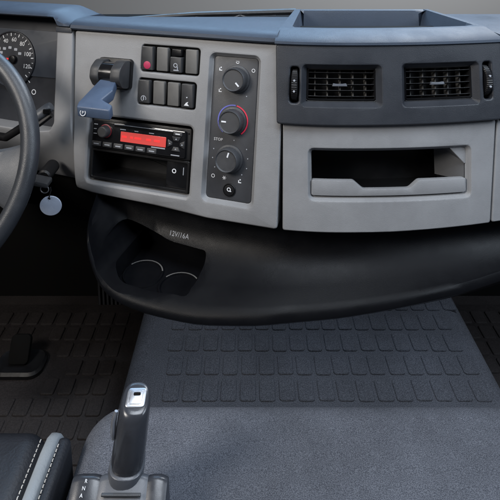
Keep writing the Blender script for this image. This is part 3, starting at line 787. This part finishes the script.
b = new(); plate(b, circle(0, 0, .0195, 40), [circle(-.002, .0140, .0024, 16)], .002, .0006); disc = finish('disc', b, 'tag_plastic', tg, TAG, 40)
b = new(); sweep(b, [(-.002, .0140, .0005), (-.0005, .020, .001), (.002, .0300, -.002), (.001, .036, -.003)], .0011, 8); finish('loop', b, 'black_plastic', tg, TAG, 40)

# ================================================================== GEAR LEVER ON ITS POD
gl = thing('gear_selector', (-.137, .48, .51), 'automatic gear selector lever with silver cap in front of the grey seat', 'gear selector')
def superring(bm, c, ax, ay, rx, ry, k=28, e=2.6):
    out = []
    for i in range(k):
        a = 2 * PI * i / k; ca, sa = math.cos(a), math.sin(a)
        out.append(bm.verts.new(Vector(c) + Vector(ax) * rx * math.copysign(abs(ca) ** (2 / e), ca) + Vector(ay) * ry * math.copysign(abs(sa) ** (2 / e), sa)))
    return out
LB, LT = Vector((-.1415, .505, .586)), Vector((-.1305, .510, .6605))
b = new(); rows = []
ax = Vector((1, .05, -.07)).normalized(); up = (LT - LB).normalized(); ay = up.cross(ax).normalized()
for u, rx, ry, tl in ((-.20, .0160, .019, 0), (0, .0180, .0215, 0), (.03, .0187, .0222, 0), (.25, .0187, .0225, 0), (.55, .0181, .0228, .02), (.74, .0176, .0226, .08), (.87, .0170, .0218, .18), (.94, .0162, .0205, .26), (.98, .0150, .0188, .30), (1.0, .0130, .0164, .32), (1.004, .0100, .0130, .32)):
    c = LB + (LT - LB) * u; r = superring(b, c, ax, ay, rx, ry)
    for v in r: v.co.z += (v.co.y - c.y) * tl
    rows.append(r)
for x, y in zip(rows, rows[1:]): bridge(b, x, y)
b.faces.new(rows[0]); b.faces.new(rows[-1]); lev = finish('lever', b, 'lever_plastic', gl, ident, 45)
# silver cap
b = new(); tn = Vector((.04, -.305, .952)).normalized(); tx = Vector((1, .05, -.03)).normalized(); ty = tn.cross(tx).normalized()
CT = LT.copy()
def CAP(p): return CT + tx * p[0] + ty * p[1] + tn * p[2]
slab(b, rounded([(-.0116, -.0105), (.0108, -.0105), (.0118, .0100), (-.0102, .0100)], .0045), -.004, .0022, .0016); cp = finish('cap', b, 'silver', lev, CAP, 40)
b = new(); slab(b, rounded([(-.0080, -.0074), (.0072, -.0074), (.0080, .0072), (-.0066, .0072)], .003), .0018, .0028, .0005); finish('cap_button', b, 'silver', cp, CAP, 40)
b = new(); slab(b, rrect(-.0030, .0050, .0012, .0046, .001, 2), .0026, .0032, .0002); finish('cap_mark', b, 'void_black', cp, CAP, 0)
b = new(); sweep(b, [Vector((-.1545, .495, .622)), Vector((-.1548, .496, .630)), Vector((-.1536, .498, .644)), Vector((-.1510, .500, .654))], [.0018, .0032, .0032, .002], 10); finish('trigger', b, 'silver', lev, ident, 40)
b = new(); rows = [superring(b, LB + up * h, ax, ay, rx, rx * 1.2) for h, rx in ((-.030, .0200), (-.010, .0204), (-.0045, .0200), (-.003, .0184))]
for x, y in zip(rows, rows[1:]): bridge(b, x, y)
b.faces.new(rows[0]); b.faces.new(rows[-1]); finish('collar', b, 'pod_plastic', gl, ident, 40)
# pod: centre with ribs, two cheeks, and the arm that carries it
def pod_piece(name, x0, x1, dz, m, y0=.425, y1=.502, rr=.022):
    b = new(); rows = []
    for x, k in ((x0, .72), (x0 + .004, .90), (x0 + .010, 1), (x1 - .010, 1), (x1 - .004, .90), (x1, .72)):
        top = .5740 + dz; pts = []
        hh = .05 * k
        for y, z in rounded([(y0, top - .06), (y1, top - .06), (y1 - .001, top - .008), (y1 - .010, top), (y0 + .025, top - .022), (y0, top - .04)], .012, 4):
            pts.append(b.verts.new((x, (y - .46) * (.94 + .06 * k) + .46, top - .06 + (z - top + .06) * (.80 + .20 * k))))
        rows.append(pts)
    for p, q in zip(rows, rows[1:]): bridge(b, p, q)
    b.faces.new(rows[0]); b.faces.new(rows[-1][::-1]); return finish(name, b, m, gl, ident, 50)
pod_piece('pod_centre', -.171, -.115, .004, 'pod_plastic')
for i in range(3):
    b = new(); box(b, -.165, -.121, -.0016, .0018, -.001, .0016)
    finish('rib', b, 'spoke_plastic', gl, lambda p, i=i: Vector((p[0], p[1] + .4745 - i * .010, p[2] + .5722 - i * .0049)), 0, bevel=.0008)
pc = pod_piece('pod_cheek', -.2020, -.168, .003, 'lever_plastic', .425, .502)
pod_piece('pod_cheek', -.119, -.094, .003, 'lever_plastic', .425, .502)
for i, chx in enumerate('RNAM'):
    b = text_geo(chx, .0050, 0, 0, 0)
    finish('letter', b, 'mark_white', pc, lambda p, i=i: Vector((-.1850 + p[0] - i * .0012, .4860 - i * .0055 + p[1] * .90, .5752 - i * .0027 + p[1] * .44 + .0009)), 0)
b = new(); sweep(b, [Vector((-.14, .455, .535)), Vector((-.15, .38, .525)), Vector((-.20, .30, .50)), Vector((-.30, .24, .48))], [.028, .026, .024, .024], 16, .7); finish('support_arm', b, 'black_plastic', gl, ident, 50)

# ================================================================== SEATS
def cushion(name, x0, x1, y0, y1, z0, z1, r, m, parent, crown=.010, plan_r=.07, smooth=60):
    b = new(); k = 10; l = rrect(x0, x1, y0, y1, plan_r, 8); ls = [(off(l, -.02), z0), (l, z0 + .03)]
    for i in range(k + 1):
        a = PI / 2 * i / k; ls.append((off(l, -r * (1 - math.cos(a))), z1 - r + r * math.sin(a)))
    cx, cy = (x0 + x1) / 2, (y0 + y1) / 2
    base = off(l, -r)
    for u in (.9, .75, .55, .3, .1): ls.append(([(cx + (x - cx) * u, cy + (y - cy) * u) for x, y in base], z1 + crown * (1 - u * u)))
    loft(b, ls, True, True); return finish(name, b, m, parent, ident, smooth)
ms = thing('middle_seat', (.2, .4, .25), 'grey woven fabric passenger seat cushion beside the gear selector', 'seat')
cushion('cushion', -.236, .78, .02, .668, .33, .505, .045, 'seat_fabric', ms, .010, .060)
b = new(); box(b, -.19, .74, .06, .60, .25, .335); finish('seat_base', b, 'black_plastic', ms, ident, 0, bevel=.01)
ds_ = thing('driver_seat', (-.5, .3, .09), 'black leather driver seat with pale grey stitched bolster', 'seat')
def seat_edge(u): return -.2345 - .0 * u
cushion('cushion', -.80, -.2685, .0, .600, .40, .528, .03, 'leather_black', ds_, .006, .03)
b = new(); rows = []
for y, zz in ((.0, .0), (.20, 0), (.40, 0), (.50, 0), (.560, 0), (.582, -.003), (.594, -.010), (.600, -.022), (.602, -.05)):
    rows.append([b.verts.new((x, y, z + zz)) for x, z in ((-.2705, .505), (-.2698, .5245), (-.2680, .5268), (-.2620, .5272), (-.2560, .5258), (-.2540, .5232), (-.2532, .505))])
for p, q in zip(rows, rows[1:]):
    for i in range(6): b.faces.new((p[i], p[i + 1], q[i + 1], q[i]))
b.faces.new(rows[-1]); finish('bolster_strip', b, 'leather_grey', ds_, ident, 60)
cushion('side_bolster', -.2590, -.2385, .0, .590, .40, .5190, .0085, 'leather_black', ds_, .0, .0095)
b = new(); box(b, -.78, -.27, .05, .56, .0525, .405); finish('seat_base', b, 'black_plastic', ds_, ident, 0, bevel=.01)
for x, z in ((-.2745, .5278), (-.2518, .5205)):
    b = new()
    for i in range(46):
        y = .575 - i * .0062; sweep(b, [(x, y, z), (x, y - .0020, z + .0009), (x, y - .0040, z)], .0007, 6)
    finish('stitching', b, 'thread', ds_, ident, 50)

# ================================================================== PEDALS AND FOOTREST
pd = thing('accelerator_pedal', (-.60, 1.18, .052), 'dark pedal rising from the driver footwell floor', 'pedal')
b = new(); l = rrect(-.66, -.535, 1.135, 1.22, .03); loft(b, [(l, .053), (l, .062), (off(l, -.006), .068), (off(l, -.012), .066)], True, True); finish('pedal_base', b, 'black_plastic', pd, ident, 40)
b = new(); l = rrect(-.026, .026, 0, .07, .012); slab(b, l, 0, .012, .003); finish('pedal_plate', b, 'void_black', pd, lambda p: Vector((-.60 + p[0], 1.17 + p[1] * .55 - p[2] * .8, .065 + p[1] * .8 + p[2] * .55)), 40)
fr = thing('footwell_grille', (-.335, 1.2, .2), 'ribbed black grille beside the cup holders above the floor', 'grille')
b = new(); box(b, -.40, -.28, 1.215, 1.235, .20, .42); finish('grille_frame', b, 'void_black', fr, ident, 0, bevel=.003)
for i in range(11):
    b = new(); box(b, -.395 + i * .0105, -.390 + i * .0105, 1.205, 1.2145, .21, .41); finish('rib', b, 'switch_black', fr, ident, 0)

# ================================================================== WIPERS OUTSIDE
def wiper(pa, pb_, label):
    th = thing('wiper', pa, label, 'wiper', 'windscreen wipers'); A, B2 = Vector(pa), Vector(pb_)
    b = new(); sweep(b, [A, A.lerp(B2, .5) + Vector((0, 0, .004)), B2], [.004, .0065, .008], 8, .9); finish('arm', b, 'wiper_rubber', th, ident, 40)
    b = new(); d = Vector((0, -.012, -.010)); sweep(b, [A.lerp(B2, .06) + d, A.lerp(B2, .9) + d], .0036, 8, 1.8); bl = finish('blade', b, 'wiper_rubber', th, ident, 40)
    for u in (.3, .5, .72):
        b = new(); c0 = A.lerp(B2, u); sweep(b, [c0 + d * 1.1 - (B2 - A) * .07, c0 + Vector((0, -.004, -.002)), c0 + d * 1.1 + (B2 - A) * .07], .0025, 6); finish('bracket', b, 'wiper_rubber', bl, ident, 40)
wiper((-.335, 1.14, .979), (.10, 1.12, 1.003), 'black windscreen wiper lying behind the left dashboard top')
